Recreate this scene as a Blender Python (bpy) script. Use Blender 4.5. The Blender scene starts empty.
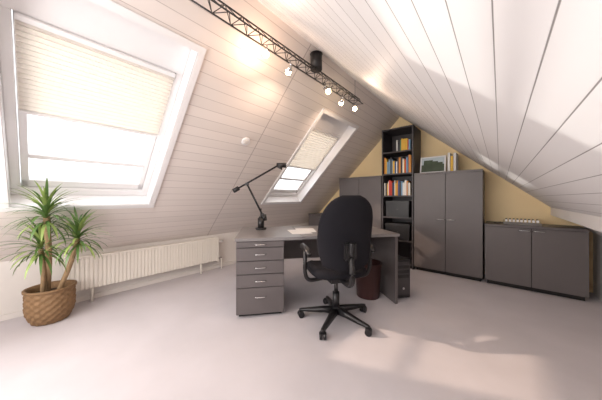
import bpy, bmesh, math, random
from mathutils import Vector, Matrix
random.seed(7)
scene=bpy.context.scene
scene.view_settings.view_transform='Standard'
scene.view_settings.look='None'
scene.view_settings.exposure=0.0
H=1.08; S=.6576; C=.7534
def cam2w(d,l,z=0.0): return Vector((-S*d+C*l, C*d+S*l, z))

# ---------------- materials ----------------
def mat(name,col,rough=.5,metal=0,noise=0,nscale=20,bump=0,bscale=200,emis=None,estr=0,spec=.5):
    m=bpy.data.materials.new(name); m.use_nodes=True
    nt=m.node_tree; n=nt.nodes; L=nt.links; p=n['Principled BSDF']
    p.inputs['Base Color'].default_value=(*col,1); p.inputs['Roughness'].default_value=rough
    p.inputs['Metallic'].default_value=metal; p.inputs['Specular IOR Level'].default_value=spec
    tc=n.new('ShaderNodeTexCoord')
    nz=n.new('ShaderNodeTexNoise'); nz.inputs['Scale'].default_value=nscale; nz.inputs['Detail'].default_value=4
    L.new(tc.outputs['Object'],nz.inputs['Vector'])
    mr=n.new('ShaderNodeMapRange'); mr.inputs['To Min'].default_value=1-noise; mr.inputs['To Max'].default_value=1+noise
    L.new(nz.outputs['Fac'],mr.inputs['Value'])
    vm=n.new('ShaderNodeVectorMath'); vm.operation='SCALE'; vm.inputs[0].default_value=col
    L.new(mr.outputs['Result'],vm.inputs['Scale']); L.new(vm.outputs['Vector'],p.inputs['Base Color'])
    if bump>0:
        n2=n.new('ShaderNodeTexNoise'); n2.inputs['Scale'].default_value=bscale; n2.inputs['Detail'].default_value=3
        L.new(tc.outputs['Object'],n2.inputs['Vector'])
        b=n.new('ShaderNodeBump'); b.inputs['Strength'].default_value=bump; b.inputs['Distance'].default_value=.01
        L.new(n2.outputs['Fac'],b.inputs['Height']); L.new(b.outputs['Normal'],p.inputs['Normal'])
    if emis:
        p.inputs['Emission Color'].default_value=(*emis,1); p.inputs['Emission Strength'].default_value=estr
    return m

def boards(name,col,groove,dirv,off,pitch,w,joints=(),rough=.55):
    m=mat(name,col,rough,0,.03,1.5,spec=.35); nt=m.node_tree; n=nt.nodes; L=nt.links; p=n['Principled BSDF']
    tc=n.new('ShaderNodeTexCoord')
    dt=n.new('ShaderNodeVectorMath'); dt.operation='DOT_PRODUCT'; dt.inputs[1].default_value=dirv
    L.new(tc.outputs['Object'],dt.inputs[0])
    def M(op,a,b=None):
        x=n.new('ShaderNodeMath'); x.operation=op
        for i,v in enumerate((a,b)):
            if v is None: continue
            if isinstance(v,(int,float)): x.inputs[i].default_value=v
            else: L.new(v,x.inputs[i])
        return x.outputs[0]
    q=M('DIVIDE',M('SUBTRACT',dt.outputs['Value'],off),pitch)
    fr=M('FRACT',q); a=M('ABSOLUTE',M('SUBTRACT',fr,.5))     # .5 at seam
    mr=n.new('ShaderNodeMapRange'); mr.inputs['From Min'].default_value=.5-w/pitch; mr.inputs['From Max'].default_value=.5-w/pitch*.4
    L.new(a,mr.inputs['Value']); g=mr.outputs['Result']
    sx=n.new('ShaderNodeSeparateXYZ'); L.new(tc.outputs['Object'],sx.inputs[0])
    for j in joints:
        g=M('MAXIMUM',g,M('LESS_THAN',M('ABSOLUTE',M('SUBTRACT',sx.outputs['Y'],j)),.005))
    # per-board tint
    wn=n.new('ShaderNodeTexWhiteNoise'); wn.noise_dimensions='1D'; L.new(M('FLOOR',q),wn.inputs['W'])
    mr2=n.new('ShaderNodeMapRange'); mr2.inputs['To Min'].default_value=.96; mr2.inputs['To Max'].default_value=1.02
    L.new(wn.outputs['Value'],mr2.inputs['Value'])
    sc=n.new('ShaderNodeVectorMath'); sc.operation='SCALE'; sc.inputs[0].default_value=col; L.new(mr2.outputs['Result'],sc.inputs['Scale'])
    mx=n.new('ShaderNodeMixRGB'); mx.inputs['Color2'].default_value=(*groove,1)
    L.new(g,mx.inputs['Fac']); L.new(sc.outputs['Vector'],mx.inputs['Color1']); L.new(mx.outputs['Color'],p.inputs['Base Color'])
    b=n.new('ShaderNodeBump'); b.inputs['Strength'].default_value=.25; b.inputs['Distance'].default_value=.002; b.invert=True
    L.new(g,b.inputs['Height']); L.new(b.outputs['Normal'],p.inputs['Normal'])
    return m

def hexc(r,g,b):
    f=lambda v:((v/255+.055)/1.055)**2.4 if v>10 else v/255/12.92
    return (f(r),f(g),f(b))
m_slopeL=boards('white_panelling_left',hexc(228,219,213),hexc(186,175,170),(.7071,0,.7071),(-3.3+.52)*.7071,.095,.0028,(1.65,))
rs=.86; rn=math.hypot(1,rs)
m_slopeR=boards('white_panelling_right',hexc(230,228,228),hexc(138,134,133),(1/rn,0,-rs/rn),0.03,.085,.0020)
m_white=mat('white_wall',hexc(226,220,214),.7,noise=.02)
m_yellow=mat('yellow_gable_paint',hexc(242,218,172),.8,noise=.03,nscale=5)
m_carpet=mat('carpet',hexc(206,200,203),.95,noise=.12,nscale=2.2,bump=.4,bscale=350,spec=.1)
m_grey=mat('anthracite_laminate',hexc(96,90,90),.42,noise=.03,nscale=8)
m_greyd=mat('dark_laminate',hexc(62,58,60),.5,noise=.03)
m_top=mat('desk_laminate',hexc(128,124,124),.3,noise=.03)
m_gap=mat('shadow_gap',hexc(22,20,21),.8)
m_black=mat('black_plastic',hexc(26,25,27),.4)
m_fabric=mat('black_fabric',hexc(30,29,34),.9,noise=.12,nscale=60,bump=.4,bscale=500,spec=.2)
m_metal=mat('chrome',hexc(200,200,200),.25,metal=1)
m_dmetal=mat('dark_metal',hexc(75,72,72),.35,metal=.8)
m_frame=mat('white_frame',hexc(236,234,234),.4,noise=.01)
m_rad=mat('radiator_enamel',hexc(240,234,224),.35)
m_leaf=mat('leaf',hexc(84,114,56),.45,noise=.35,nscale=14)
m_leaf2=mat('leaf_light',hexc(140,160,88),.45,noise=.25,nscale=14)
m_trunk=mat('trunk',hexc(150,124,92),.8,noise=.3,nscale=30,bump=.5,bscale=60)
m_wick=mat('wicker',hexc(134,104,72),.7,noise=.3,nscale=45,bump=.4,bscale=120)
m_soil=mat('soil',hexc(50,36,26),.95,noise=.3,bump=.6,bscale=80)
m_brown=mat('bin_brown',hexc(62,36,34),.45)
m_paper=mat('paper',hexc(225,224,222),.7)
m_glow=mat('warm_bulb',(1,.8,.5),.4,emis=(1,.72,.40),estr=35)
m_pic=mat('landscape_print',hexc(70,84,66),.5,noise=.5,nscale=9)
m_sky=mat('print_sky',hexc(186,200,206),.5,noise=.1,nscale=9)
def blindmat():
    m=bpy.data.materials.new('pleated_fabric'); m.use_nodes=True; n=m.node_tree.nodes; L=m.node_tree.links
    n.remove(n['Principled BSDF']); o=n['Material Output']
    d=n.new('ShaderNodeBsdfDiffuse'); t=n.new('ShaderNodeBsdfTranslucent'); mx=n.new('ShaderNodeMixShader')
    nz=n.new('ShaderNodeTexNoise'); nz.inputs['Scale'].default_value=40
    cr=n.new('ShaderNodeMapRange'); cr.inputs['To Min'].default_value=.16;cr.inputs['To Max'].default_value=.21
    L.new(nz.outputs['Fac'],cr.inputs['Value']); L.new(cr.outputs['Result'],mx.inputs['Fac'])
    d.inputs['Color'].default_value=(*hexc(228,221,214),1); t.inputs['Color'].default_value=(*hexc(230,224,212),1)
    L.new(d.outputs[0],mx.inputs[1]); L.new(t.outputs[0],mx.inputs[2]); L.new(mx.outputs[0],o.inputs['Surface']); return m
m_blind=blindmat()
def glassmat():
    m=bpy.data.materials.new('window_glass'); m.use_nodes=True; n=m.node_tree.nodes; L=m.node_tree.links
    n.remove(n['Principled BSDF']); o=n['Material Output']
    t=n.new('ShaderNodeBsdfTransparent'); g=n.new('ShaderNodeBsdfGlossy'); g.inputs['Roughness'].default_value=.02
    mx=n.new('ShaderNodeMixShader'); mx.inputs['Fac'].default_value=.05
    L.new(t.outputs[0],mx.inputs[1]); L.new(g.outputs[0],mx.inputs[2]); L.new(mx.outputs[0],o.inputs['Surface']); return m
m_glass=glassmat()

# ---------------- builder ----------------
class B:
    def __init__(s,name): s.name=name; s.bm=bmesh.new(); s.mats=[]
    def mi(s,m):
        if m not in s.mats: s.mats.append(m)
        return s.mats.index(m)
    def face(s,vs,m,smooth=False):
        f=s.bm.faces.new([v if isinstance(v,bmesh.types.BMVert) else s.bm.verts.new(v) for v in vs]); f.material_index=s.mi(m); f.smooth=smooth; return f
    def box(s,lo,hi,m,M=None,bev=0.0):
        lo=Vector(lo);hi=Vector(hi); c=(lo+hi)/2; d=hi-lo
        mm=Matrix.Translation(c)@Matrix.Diagonal((*d,1))
        if M is not None: mm=M@mm
        r=bmesh.ops.create_cube(s.bm,size=1,matrix=mm)
        fs=set(f for v in r['verts'] for f in v.link_faces)
        for f in fs: f.material_index=s.mi(m)
        if bev>0:
            es=list(set(e for f in fs for e in f.edges))
            rr=bmesh.ops.bevel(s.bm,geom=es,offset=bev,segments=2,affect='EDGES',clamp_overlap=True)
            for f in rr['faces']: f.material_index=s.mi(m)
    def cyl(s,p0,p1,r,m,r2=None,seg=20,cap=True):
        p0=Vector(p0);p1=Vector(p1); r2=r if r2 is None else r2
        q=(p1-p0); h=q.length; rot=q.to_track_quat('Z','Y').to_matrix().to_4x4()
        mm=Matrix.Translation((p0+p1)/2)@rot
        a=bmesh.ops.create_cone(s.bm,cap_ends=cap,segments=seg,radius1=r,radius2=r2,depth=h,matrix=mm)
        for f in set(f for v in a['verts'] for f in v.link_faces):
            f.material_index=s.mi(m); f.smooth=len(f.verts)==4
    def sph(s,c,r,m,sc=(1,1,1),M=None):
        mm=Matrix.Translation(c)@(M or Matrix())@Matrix.Diagonal((r*sc[0],r*sc[1],r*sc[2],1))
        a=bmesh.ops.create_uvsphere(s.bm,u_segments=24,v_segments=14,radius=1,matrix=mm)
        for f in set(f for v in a['verts'] for f in v.link_faces): f.material_index=s.mi(m); f.smooth=True
    def rings(s,rings,m,cap=True,closed=True,smooth=True):
        vs=[[s.bm.verts.new(p) for p in r] for r in rings]; n=len(vs[0])
        for a,b in zip(vs,vs[1:]):
            for i in range(n if closed else n-1):
                s.face([a[i],a[(i+1)%n],b[(i+1)%n],b[i]],m,smooth)
        if cap and closed:
            s.face(list(reversed(vs[0])),m,smooth); s.face(vs[-1],m,smooth)
    def lathe(s,c,prof,m,seg=40,fn=None):
        rg=[]
        for r,z in prof:
            rg.append([Vector(c)+Vector(((r+(fn(t,z) if fn else 0))*math.cos(t),(r+(fn(t,z) if fn else 0))*math.sin(t),z)) for t in [2*math.pi*i/seg for i in range(seg)]])
        s.rings(rg,m,cap=False)
    def tube(s,pts,r,m,seg=10):
        pts=[Vector(p) for p in pts]; rg=[]
        for i,p in enumerate(pts):
            t=(pts[min(i+1,len(pts)-1)]-pts[max(i-1,0)]).normalized()
            q=t.to_track_quat('Z','Y'); rr=r[i] if isinstance(r,(list,tuple)) else r
            rg.append([p+q@Vector((rr*math.cos(a),rr*math.sin(a),0)) for a in [2*math.pi*k/seg for k in range(seg)]])
        s.rings(rg,m)
    def build(s,loc=(0,0,0),rz=0,recalc=True):
        if recalc: bmesh.ops.recalc_face_normals(s.bm,faces=s.bm.faces)
        me=bpy.data.meshes.new(s.name); s.bm.to_mesh(me); s.bm.free()
        for m in s.mats: me.materials.append(m)
        o=bpy.data.objects.new(s.name,me); o.location=loc; o.rotation_euler=(0,0,rz); scene.collection.objects.link(o); return o

def spline(pts,n=8):
    out=[]; P=[Vector(p) for p in pts]
    for i in range(len(P)-1):
        a=P[max(i-1,0)];b=P[i];c=P[i+1];d=P[min(i+2,len(P)-1)]
        for k in range(n):
            t=k/n; out.append(.5*((2*b)+(c-a)*t+(2*a-5*b+4*c-d)*t*t+(3*b-a-3*c+d)*t**3))
    out.append(P[-1]); return out

# ---------------- room shell ----------------
XL=-3.3; XR=.80; YB=-1.3; YG=4.15; ZK=.52
rz=1.37; RX=(rz-3.82)/(1+rs); RZ=RX+3.82
ZR=rz-rs*XR
b=B('floor'); b.box((XL-.1,YB-.1,-.1),(XR+.1,YG+.1,0),m_carpet); b.build()
b=B('wall_left'); b.box((XL-.1,YB-.1,0),(XL,YG+.1,ZK),m_white); b.build()
b=B('wall_right'); b.box((XR,YB-.1,0),(XR+.1,YG+.1,ZR),m_white); b.build()
def gable(name,y0,y1,m):
    b=B(name); pr=[(XL,0),(XR,0),(XR,ZR),(RX,RZ),(XL,ZK)]
    a=[b.bm.verts.new((x,y0,z)) for x,z in pr]; c=[b.bm.verts.new((x,y1,z)) for x,z in pr]
    b.face(a,m); b.face(c[::-1],m)
    for i in range(5): b.face([a[i],c[i],c[(i+1)%5],a[(i+1)%5]],m)
    b.build()
gable('wall_back',YG,YG+.1,m_yellow); gable('wall_front',YB-.1,YB,m_white)
# left slope with skylight openings
U=Vector((.70711,0,.70711)); N=Vector((-.70711,0,.70711))
def SL(s,y,n=0): return Vector((XL,y,ZK))+U*s+N*n
smax=(RZ-ZK)*1.41421
S0,S1=.707,2.305; W=[(-.15,.76),(2.33,3.18)]
ys=[YB,W[0][0],W[0][1],W[1][0],W[1][1],YG]; ss=[0,S0,S1,smax]
b=B('ceiling_left')
for i in range(5):
    for j in range(3):
        if j==1 and i in (1,3): continue
        b.face([SL(ss[j],ys[i]),SL(ss[j],ys[i+1]),SL(ss[j+1],ys[i+1]),SL(ss[j+1],ys[i])],m_slopeL)
b.build(recalc=False)
b=B('ceiling_right')
b.face([(RX,YB,RZ),(RX,YG,RZ),(XR,YG,ZR),(XR,YB,ZR)],m_slopeR); b.build(recalc=False)
# purlin
b=B('trim_purlin'); zt=lambda x: rz-rs*x-.003
v=[(.47,zt(.47)),(.60,zt(.60)),(.60,.82),(.47,.87)]
b.rings([[ (x,YB+.01,z) for x,z in v],[(x,YG-.003,z) for x,z in v]],m_frame,smooth=False); b.build()
b=B('baseboard_left'); b.box((XL+.002,YB+.01,.001),(XL+.014,YG-.46,.05),m_white); b.build()

# skylights
def sbox(b,s0,s1,y0,y1,n0,n1,m,bev=0):
    Mx=Matrix(((U.x,0,N.x,XL),(0,1,0,0),(U.z,0,N.z,ZK),(0,0,0,1)))
    b.box((s0,y0,n0),(s1,y1,n1),m,Mx,bev)
for k,(y0,y1) in enumerate(W):
    b=B('window_%d'%(k+1)); D=.17; TR=.24
    sbox(b,S0-.02,S0,y0-.02,y1+.02,-.012,D,m_frame); sbox(b,S1,S1+.02,y0-.02,y1+.02,-.012,D,m_frame)
    sbox(b,S0,S1,y0-.02,y0,-.012,D,m_frame); sbox(b,S0,S1,y1,y1+.02,-.012,D,m_frame)
    for a in ((S0-.05,S0,y0-.05,y1+.05),(S1,S1+.05,y0-.05,y1+.05),(S0,S1,y0-.05,y0),(S0,S1,y1,y1+.05)):
        sbox(b,a[0],a[1],a[2],a[3],-.016,-.001,m_frame,.003)
    f=.05
    sbox(b,S0,S0+.07,y0,y1,D-.05,D+.03,m_frame,.004); sbox(b,S1-TR,S1,y0,y1,D-.05,D+.03,m_frame,.004)
    sbox(b,S0+.07,S1-TR,y0,y0+f,D-.05,D+.03,m_frame,.004); sbox(b,S0+.07,S1-TR,y1-f,y1,D-.05,D+.03,m_frame,.004)
    s0,s1,a0,a1=S0+.075,S1-TR-.005,y0+f+.004,y1-f-.004; g=.04
    sbox(b,s0,s0+.07,a0,a1,D-.03,D+.02,m_frame,.004); sbox(b,s1-.06,s1,a0,a1,D-.03,D+.02,m_frame,.004)
    sbox(b,s0,s1,a0,a0+g,D-.03,D+.02,m_frame,.004); sbox(b,s0,s1,a1-g,a1,D-.03,D+.02,m_frame,.004)
    sbox(b,S0+.36,S0+.40,a0+g,a1-g,D-.03,D+.02,m_frame,.004)
    sbox(b,s0+.03,s1-.03,a0+.02,a1-.02,D,D+.004,m_glass)
    b.build()
    b=B('pleated_blind'); ya,yb=y0+f+.012,y1-f-.012; top=S1-TR-.03; bot=1.49 if k==0 else 1.38; n=18
    rows=[]
    for i in range(2*n+1):
        s=top-(top-bot)*i/(2*n); d=D-.056-(.022 if i%2 else 0)
        rows.append((SL(s,ya,d),SL(s,yb,d)))
    for r0,r1 in zip(rows,rows[1:]): b.face([r0[0],r0[1],r1[1],r1[0]],m_blind)
    sbox(b,bot-.02,bot,ya,yb,D-.078,D-.053,m_frame,.003); sbox(b,top,top+.03,ya,yb,D-.083,D-.051,m_frame,.003)
    b.build(recalc=False)

# ---------------- radiator ----------------
b=B('radiator'); x0,x1=XL+.05,XL+.12; y0,y1=.16,1.76
b.box((x0,y0,.14),(x0+.02,y1,.47),m_rad); 
n=46
for i in range(n):
    a=y0+(y1-y0)*i/n; w=(y1-y0)/n
    b.box((x1-.025,a+.002,.145),(x1,a+w-.002,.465),m_rad,None,.005)
b.box((x0+.02,y0,.15),(x1-.012,y1,.46),m_rad)
b.box((x0-.002,y0-.006,.465),(x1+.003,y1+.006,.485),m_rad,None,.004)
b.box((x0,y0-.006,.13),(x1+.002,y0+.004,.48),m_rad); b.box((x0,y1-.004,.13),(x1+.002,y1+.006,.48),m_rad)
for yy in (y0+.2,y1-.25):
    b.box((XL+.001,yy-.015,.2),(x0,yy+.015,.42),m_rad)
    b.cyl((x0+.04,yy,0),(x0+.04,yy,.15),.012,m_rad)
b.cyl((x0+.035,y1,.17),(x0+.035,y1+.07,.17),.012,m_metal); b.cyl((x0+.035,y1+.07,.0),(x0+.035,y1+.07,.18),.009,m_rad)
b.cyl((x0+.035,y1,.42),(x0+.035,y1+.09,.42),.02,m_frame)
b.build()

# ---------------- cabinets ----------------
YF=3.70
def handle(b,x,z,vert=False,y=YF):
    pts=[(x-.05,y-.002,z),(x-.04,y-.022,z),(x,y-.026,z),(x+.04,y-.022,z),(x+.05,y-.002,z)]
    b.tube(spline(pts,4),.005,m_metal,8)
def cupboard(name,x0,x1,h,hz):
    b=B(name)
    b.box((x0,YF+.02,.05),(x1,YG-.012,h-.025),m_grey)
    b.box((x0+.02,YF+.05,0),(x1-.02,YG-.03,.05),m_gap)
    b.box((x0-.002,YF-.004,h-.025),(x1+.002,YG-.01,h),m_grey,None,.003)
    xm=(x0+x1)/2
    b.box((x0+.004,YF+.012,.052),(x1-.004,YF+.021,h-.028),m_gap)
    b.box((x0+.002,YF-.001,.055),(xm-.003,YF+.018,h-.03),m_grey,None,.002)
    b.box((xm+.003,YF-.001,.055),(x1-.002,YF+.018,h-.03),m_grey,None,.002)
    handle(b,xm-.06,hz); handle(b,xm+.06,hz)
    b.build()
cupboard('tall_cupboard',-.975,-.165,1.45,.78)
cupboard('tall_cupboard',-2.275,-1.475,1.45,.78)
cupboard('low_cupboard',-.145,.69,.755,.70)
cupboard('low_cupboard',-3.02,-2.285,.755,.70)

# bookcase
b=B('bookcase'); x0,x1=-1.465,-.985; h=2.19; t=.02; yb=YG-.012
b.box((x0,YF,0),(x0+t,yb,h),m_greyd); b.box((x1-t,YF,0),(x1,yb,h),m_greyd)
b.box((x0+t,yb-.01,0),(x1-t,yb,h),m_greyd)
shel=[.05,.40,.76,1.10,1.45,1.80,h-t]
for z in shel: b.box((x0+t,YF+.004,z),(x1-t,yb-.01,z+t),m_greyd)
b.box((x0+t,YF+.03,0),(x1-t,YF+.04,.05),m_gap)
b.build()
cols=[hexc(*c) for c in [(200,60,45),(230,225,215),(50,80,130),(225,180,70),(90,130,90),(235,235,235),(120,150,170),(210,140,60),(60,60,65),(120,160,190),(245,240,225),(190,190,185)]]
bm_=[mat('book_cover_%d'%i,c,.6) for i,c in enumerate(cols)]
b=B('books')
for z,xa,xb in ((1.12,x0+.03,x1-.04),(1.47,x0+.03,x1-.03),(1.82,x0+.22,x1-.04)):
    x=xa
    while x<xb:
        w=random.uniform(.012,.030); hh=random.uniform(.19,.28)*(1 if z<1.8 else .7); dd=random.uniform(.16,.24)
        if x+w>xb: break
        b.box((x,YF+.03,z+.001),(x+w-.001,YF+.03+dd,z+hh),random.choice(bm_),None,.0015); x+=w
b.build()
b=B('storage_box'); b.box((x0+.06,YF+.02,.781),(x1-.07,YF+.34,1.02),m_black,None,.006); b.box((x0+.055,YF+.015,.98),(x1-.065,YF+.345,1.035),m_black,None,.006); b.cyl((x0+.24,YF+.02,.9),(x0+.24,YF+.012,.9),.012,m_dmetal); b.build()
b=B('storage_box'); b.box((x0+.05,YF+.02,.421),(x1-.06,YF+.34,.66),m_black,None,.006); b.box((x0+.045,YF+.015,.62),(x1-.055,YF+.345,.675),m_black,None,.006); b.cyl((x0+.24,YF+.02,.54),(x0+.24,YF+.012,.54),.012,m_dmetal); b.build()

b=B('framed_picture'); Mx=Matrix.Translation((-.76,YF+.14,1.452))@Matrix.Rotation(math.radians(-12),4,'X')
b.box((-.17,0,0),(.17,.018,.26),m_frame,Mx,.003)
b.box((-.15,-.003,.02),(.15,0,.24),m_sky,Mx); b.box((-.15,-.005,.02),(.15,-.002,.13),m_pic,Mx)
for a,bb,c in ((-.06,.06,.20),(.02,.05,.18),(.09,.04,.16)): b.box((a-bb,-.006,.11),(a+bb,-.003,c),m_pic,Mx,.002)
b.build()
b=B('magazine_files')
for i,(c,hh) in enumerate(((m_paper,.27),(bm_[3],.22),(m_paper,.26))):
    b.box((-.56+.035*i,YF+.10,1.451),(-.53+.035*i,YF+.34,1.451+hh),c,None,.003)
b.build()

b=B('power_strip_hub'); z=.756; x0,x1=.03,.36; y=YF+.06
b.rings([[(xx,y,z),(xx,y+.16,z),(xx,y+.16,z+.05),(xx,y+.03,z+.03)] for xx in (x0,x1)],m_metal,smooth=False)
for i in range(9):
    xx=x0+.03+i*.034
    b.box((xx-.010,y+.05,z+.034),(xx+.010,y+.11,z+.06),m_frame,None,.003)
    b.cyl((xx,y+.13,z+.045),(xx,y+.13,z+.068),.009,m_black,seg=10)
b.tube(spline([(x0,y+.08,z+.015),(x0-.05,y+.05,z+.006),(x0-.09,y+.16,z+.006),(x0-.02,y+.28,z+.006)],6),.004,m_black,6)
b.build()

# ---------------- desk ----------------
AD=math.radians(41.1+9.5)
near=cam2w(2.033,-.58,0)
ZT=.72
b=B('desk')
b.box((-.01,-.02,ZT-.028),(.60,.80,ZT),m_top,None,.003)
b.box((.603,.0,ZT-.028),(1.60,.80,ZT),m_top,None,.003)
b.box((1.565,.03,0),(1.595,.78,ZT-.028),m_grey,None,.002)
b.box((.43,.70,.33),(1.565,.72,ZT-.028),m_grey)
b.box((0,.012,.03),(.43,.77,ZT-.028),m_grey); b.box((.02,.04,0),(.41,.74,.03),m_gap)
b.box((.004,.004,.035),(.426,.013,ZT-.032),m_gap)
zs=[(ZT-.034,ZT-.085),(ZT-.091,ZT-.205),(ZT-.211,ZT-.325),(ZT-.331,ZT-.445),(ZT-.451,.035)]
for hi,lo in zs:
    b.box((.003,-.008,lo),(.427,.010,hi),m_grey,None,.002)
    zc=(hi+lo)/2 if hi-lo<.15 else hi-.08
    b.tube(spline([(.165,-.008,zc),(.175,-.026,zc),(.215,-.032,zc),(.255,-.026,zc),(.265,-.008,zc)],4),.0045,m_metal,8)
b.build(near,AD)
b=B('paper_sheets'); 
for (x,y,a) in ((.62,.30,4),(.70,.38,-6)):
    b.box((-.105,-.15,ZT+.001),(.105,.15,ZT+.003),m_paper,Matrix.Translation((x,y,.0 if a>0 else .003))@Matrix.Rotation(math.radians(a),4,'Z'))
b.build(near,AD)
b=B('desk_lamp'); base=cam2w(2.62,-.46,ZT)
R=Vector((C,S,0)); Fw=Vector((-S,C,0))
def LP(l,z,dd=0): return base+R*l+Fw*dd+Vector((0,0,z))
b.cyl(LP(0,.001),LP(0,.018),.062,m_black,seg=32); b.cyl(LP(0,.018),LP(0,.13),.036,m_black,seg=28); b.cyl(LP(0,.13),LP(0,.15),.030,m_black,.02)
piv=LP(-.16,.52); foot=LP(.0,.15)
for dd in (-.014,.014):
    o=Fw*dd
    b.cyl(foot+o,foot+o+Vector((0,0,.09)),.005,m_black)
    b.cyl(LP(.035,.13)+o,piv+o,.008,m_black)
    b.cyl(LP(-.29,.455)+o,LP(.2,.735)+o,.008,m_black)
b.cyl(LP(.02,.17,-.03),LP(.02,.17,.03),.014,m_black); b.cyl(piv-Fw*.028,piv+Fw*.028,.016,m_black)
q=(LP(-.29,.455)-LP(.2,.735)).normalized()
b.cyl(LP(-.29,.455)-q*.04,LP(-.29,.455)+q*.03,.026,m_black)
b.cyl(LP(.035,.17),LP(.045,.10),.026,m_black)
hd=LP(.2,.735)
b.cyl(hd-R*.02+Vector((0,0,.006)),hd+R*.09,.022,m_black,.03); b.cyl(hd+R*.01+Vector((0,0,-.035)),hd+R*.03,.038,m_black,.02)
b.build()

wb=cam2w(2.52,.74)
b=B('waste_bin'); b.lathe((0,0,0),[(0,.002),(.118,.002),(.122,.01),(.142,.36),(.147,.365),(.147,.375),(.138,.375),(.115,.015),(0,.013)],m_brown); b.build(wb)
b=B('computer_tower'); 
b.box((1.62,.12,.012),(1.80,.56,.42),m_black,None,.008); b.box((1.635,.112,.05),(1.785,.122,.40),m_greyd,None,.003)
for i in range(3): b.box((1.645,.108,.33-.05*i),(1.775,.113,.365-.05*i),m_black,None,.002)
for xx in (1.65,1.77):
    for yy in (.16,.52): b.cyl((xx,yy,0),(xx,yy,.014),.012,m_black)
b.cyl((1.71,.105,.12),(1.71,.113,.12),.012,m_metal)
b.build(near,AD)

# ---------------- office chair ----------------
b=B('office_chair')
nn=36
def oval(cx,cy,cz,w,t,curv,tilt):
    r=[]
    for i in range(nn):
        a=2*math.pi*i/nn; ca,sa=math.cos(a),math.sin(a)
        x=w*math.copysign(abs(ca)**.75,ca); y=t*math.copysign(abs(sa)**.75,sa)
        r.append(Vector((cx+x,cy+y+curv*(x/.22)**2,cz)))
    return r
rg=[]; z0,z1=.50,1.10
K=26
for i in range(K+1):
    t=i/K; z=z0+(z1-z0)*t
    w=.235*(1-abs((t-.42)/.60)**3.2)**.5 if abs((t-.42)/.60)<1 else .0
    if t<.42: w=.235*(1-.28*((.42-t)/.42)**2)*(min(1,(t+.015)/.09)**.45)
    w=max(w,.02)
    th=.036*min(1,(min(t,1-t)+.02)/.08)**.5
    yy=-.235-.03*math.sin(math.pi*min(1,t*1.2))*(-1)-.07*t
    rg.append(oval(0,yy,z,w,th,.045,0))
b.rings(rg,m_fabric)
b.tube(spline([(0,-.05,.40),(0,-.24,.40),(0,-.315,.46),(0,-.30,.62),(0,-.31,.74)],6),.022,m_black)
b.box((-.05,-.300,.60),(.05,-.255,.74),m_black,None,.012)
rg=[]
for i in range(9):
    t=i/8; z=.415+.085*t; e=1-.16*abs(2*t-1)**3
    r=[]
    for k in range(nn):
        a=2*math.pi*k/nn; ca,sa=math.cos(a),math.sin(a)
        r.append(Vector((.245*e*math.copysign(abs(ca)**.6,ca),.03+.235*e*math.copysign(abs(sa)**.6,sa),z-(.03*max(0,sa)**3)-.012*(abs(ca)<.5)*t)))
    rg.append(r)
b.rings(rg,m_fabric)
b.box((-.1,-.12,.365),(.1,.14,.418),m_black,None,.01)
b.cyl((0,0,.10),(0,0,.25),.030,m_black); b.cyl((0,0,.24),(0,0,.37),.017,m_dmetal)
b.tube([(.1,.05,.39),(.2,.06,.385),(.26,.06,.375)],.007,m_black)
for sx in (-1,1):
    p=[(sx*.10,-.02,.395),(sx*.25,-.04,.39),(sx*.295,-.05,.45),(sx*.30,-.06,.56),(sx*.29,-.03,.64)]
    b.tube(spline(p,6),.017,m_black)
    b.tube(spline([(sx*.285,-.14,.625),(sx*.29,-.08,.655),(sx*.29,.05,.66),(sx*.28,.12,.645)],6),[.018]*3+[.024]*12+[.022]*3+[.014],m_black,12)
b.cyl((0,0,.075),(0,0,.125),.045,m_black,.034)
for k in range(5):
    a=math.radians(k*72+12); d=Vector((math.cos(a),math.sin(a),0)); pz=Vector((-d.y,d.x,0))
    rg=[]
    for r,w,zt_,zb in ((.02,.032,.118,.072),(.12,.027,.108,.070),(.24,.021,.088,.062),(.31,.017,.078,.060),(.33,.010,.074,.062)):
        o=d*r
        rg.append([o+pz*w+Vector((0,0,zb)),o+pz*w*.7+Vector((0,0,zt_)),o-pz*w*.7+Vector((0,0,zt_)),o-pz*w+Vector((0,0,zb))])
    b.rings(rg,m_black)
    o=d*.305; b.cyl(o+Vector((0,0,.03)),o+Vector((0,0,.066)),.008,m_black,seg=10)
    q=(d+pz*.5).normalized(); qq=Vector((-q.y,q.x,0)); 
    for sg in (-1,1): b.cyl(o+qq*sg*.006+Vector((0,0,.0275))+q*.01,o+qq*sg*.026+Vector((0,0,.0275))+q*.01,.0275,m_black,seg=20)
    b.box((-.028,-.01,.035),(.028,.03,.058),m_black,Matrix.Translation(o)@Matrix.Rotation(math.atan2(q.y,q.x)-math.pi/2,4,'Z'),.006)
cw=cam2w(2.02,.31)
b.build(cw,math.radians(41.1+14))

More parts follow.
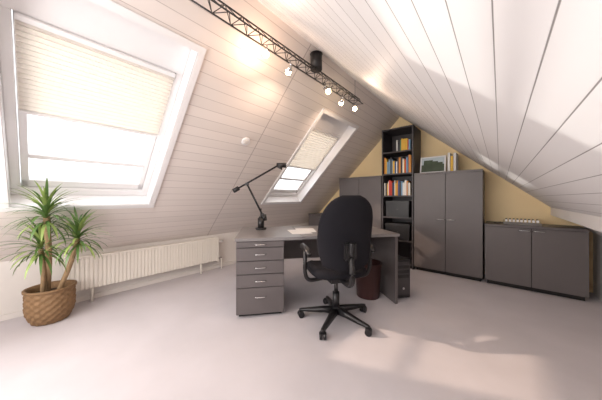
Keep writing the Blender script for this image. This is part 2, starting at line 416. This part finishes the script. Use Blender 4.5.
# ---------------- plant ----------------
b=B('potted_dracaena'); pc=Vector((-3.0,.065,0)); Hb=.27
def weave(t,z): return .005*math.sin(z*120)*(1 if math.sin(t*14)>0 else -1)
prof=[(0.0,.004),(.11,.004)]+[(.115+.04*math.sin(math.pi*.5*min(1,i/24*1.3)),.01+Hb*i/40) for i in range(41)]
b.lathe(pc,prof,m_wick,96,weave)
b.lathe(pc,[(.153,Hb+.008),(.166,Hb+.012),(.166,Hb+.028),(.15,Hb+.03),(.138,Hb+.015),(.138,Hb-.04)],m_wick,64)
b.lathe(pc,[(.142,Hb-.03),(.08,Hb-.02),(0.0,Hb-.018)],m_soil,40)
def ok(p):
    lim=p.z-3.82+.07
    p.x=max(p.x,lim,XL+.16); return p
crowns=[]
for (bx,by,tx,ty,tz,r) in ((-.04,-.02,.30,-.03,.93,.020),(.05,.04,.27,.15,.73,.018),(.02,-.05,.14,-.06,.66,.016)):
    p0=pc+Vector((bx,by,Hb-.03)); p1=pc+Vector((tx,ty,tz)); mid=(p0+p1)/2+Vector((.01,.01,0))
    pts=[ok(q) for q in spline([p0,mid,p1],6)]; b.tube(pts,r,m_trunk,10); crowns.append(p1)
for ci,c in enumerate(crowns):
    for i in range(72):
        az=i*2.39996+ci; f=i/72; el=math.radians(84-95*f+random.uniform(-8,8)); Ln=random.uniform(.22,.29)*(1.0-.15*abs(f-.4))
        o=c+Vector((0,0,.12*(1-f)-.06)); dirh=Vector((math.cos(az),math.sin(az),0)); side=Vector((-dirh.y,dirh.x,0))
        p=o.copy(); e=el; prev=None; nseg=8; m=m_leaf if random.random()<.6 else m_leaf2
        for k in range(nseg+1):
            t=k/nseg; w=.0090*(math.sin(math.pi*min(1,.18+t*.82)))**.7+.0008
            up=Vector((0,0,1))*math.cos(e)*.25*w
            vs=[b.bm.verts.new(ok(p+side*w+up)),b.bm.verts.new(ok(p.copy())),b.bm.verts.new(ok(p-side*w+up))]
            if prev:
                b.face([prev[0],prev[1],vs[1],vs[0]],m,True); b.face([prev[1],prev[2],vs[2],vs[1]],m,True)
            prev=vs
            p=p+(dirh*math.cos(e)+Vector((0,0,math.sin(e))))*(Ln/nseg); e-=math.radians(6+5*(1-abs(math.sin(el))))
b.build(recalc=False)

# ---------------- ceiling truss light ----------------
b=B('track_light_truss'); tx,tz=RX,2.24; ya,yb=.25,2.62; g=.045
for (dx,dz) in ((-g,0),(g,0),(0,.07)): b.cyl((tx+dx,ya,tz+dz),(tx+dx,yb,tz+dz),.0055,m_dmetal,seg=10)
nz=36
for i in range(nz):
    y0=ya+(yb-ya)*i/nz; y1=ya+(yb-ya)*(i+1)/nz; a=i%2
    b.cyl((tx-g if a else tx+g,y0,tz),(tx+g if a else tx-g,y1,tz),.003,m_dmetal,seg=6)
    for sx in (-g,g): b.cyl((tx+(sx if a else 0),y0,tz+(0 if a else .07)),(tx+(0 if a else sx),y1,tz+(.07 if a else 0)),.003,m_dmetal,seg=6)
b.cyl((tx,1.73,tz+.06),(tx,1.73,RZ-.055),.055,m_black,seg=28); b.cyl((tx,1.73,RZ-.056),(tx,1.73,RZ-.03),.06,m_black,.02,seg=28)
for y in (.45,2.5): b.cyl((tx,y,tz+.07),(tx,y,RZ-.005),.003,m_metal,seg=6)
spots=[(1.12,(.3,-.5,-.6)),(1.37,(-.6,.2,-.6)),(1.88,(.6,.3,-.6)),(2.2,(-.5,.4,-.6)),(2.5,(.3,-.7,-.6))]
for y,dv in spots:
    dv=Vector(dv).normalized(); p=Vector((tx,y,tz-.01))
    b.cyl(p,p-Vector((0,0,.05)),.005,m_metal,seg=8); c=p-Vector((0,0,.06))
    b.cyl(c-dv*.02,c+dv*.045,.012,m_metal,.028,seg=20); b.sph(c+dv*.038,.026,m_glow)
    b.sph(c-dv*.02,.013,m_metal)
b.build()
for y,dv in spots:
    dv=Vector(dv).normalized(); c=Vector((tx,y,tz-.07))+dv*.08
    l=bpy.data.lights.new('halogen','SPOT'); l.energy=10; l.color=(1,.72,.52); l.spot_size=math.radians(130); l.spot_blend=.8; l.shadow_soft_size=.02
    l.specular_factor=.3
    o=bpy.data.objects.new('halogen_light',l); o.location=c; o.rotation_euler=dv.to_track_quat('-Z','Y').to_euler(); scene.collection.objects.link(o)
l=bpy.data.lights.new('halogen_up','POINT'); l.energy=3.5; l.color=(1,.64,.42); l.shadow_soft_size=.03
o=bpy.data.objects.new('halogen_up_light',l); o.location=(tx-.10,1.14,tz-.06); scene.collection.objects.link(o)

b=B('smoke_detector'); Mx=Matrix.Translation(SL(1.68,1.49,-.002))@(-N).to_track_quat('Z','Y').to_matrix().to_4x4()
b.cyl((0,0,0),(0,0,.018),.05,m_frame,.045,seg=32); b.cyl((0,0,.018),(0,0,.024),.03,m_white,.026,seg=28)
b.bm.transform(Mx); b.build()

# ---------------- lights ----------------
w=bpy.data.worlds.new('sky'); scene.world=w; w.use_nodes=True
bg=w.node_tree.nodes['Background']; bg.inputs['Color'].default_value=(.94,.97,1,1); bg.inputs['Strength'].default_value=3.1
def sun(name,dv,e,col,ang):
    l=bpy.data.lights.new(name,'SUN'); l.energy=e; l.color=col; l.angle=math.radians(ang)
    o=bpy.data.objects.new(name,l); o.rotation_euler=Vector(dv).to_track_quat('-Z','Y').to_euler(); scene.collection.objects.link(o)
sun('sun',(2.2,1.5,-1.42),3.0,(1,.76,.58),1.5)
sun('added_low_sun',(1,.10,-.02),2.2,(1,.95,.88),1.2)  # second, near-level sun added to throw bright patches on the right slope
def area(name,loc,dv,sx,sy,e,col):
    l=bpy.data.lights.new(name,'AREA'); l.shape='RECTANGLE'; l.size=sx; l.size_y=sy; l.energy=e; l.color=col
    o=bpy.data.objects.new(name,l); o.location=loc; o.rotation_euler=Vector(dv).to_track_quat('-Z','Y').to_euler(); scene.collection.objects.link(o)
area('added_fill_rear',(-1.4,-1.2,1.3),(0,1,-.05),2.2,1.2,61,(1,.975,.965))  # fill light added behind the camera to brighten the room, no real fixture
area('added_fill_left_rear',(-2.6,-.8,1.0),(1,.6,.1),.5,.8,13,(1,.97,.94))  # another added fill out of view, stands for no lamp in the room

cam=bpy.data.cameras.new('camera'); cam.sensor_width=36; cam.lens=36*228/602; cam.shift_y=-2/602; cam.clip_start=.02
o=bpy.data.objects.new('camera',cam); o.location=(0,0,H); o.rotation_euler=(math.radians(90),0,math.atan2(S,C)); scene.collection.objects.link(o)
scene.camera=o
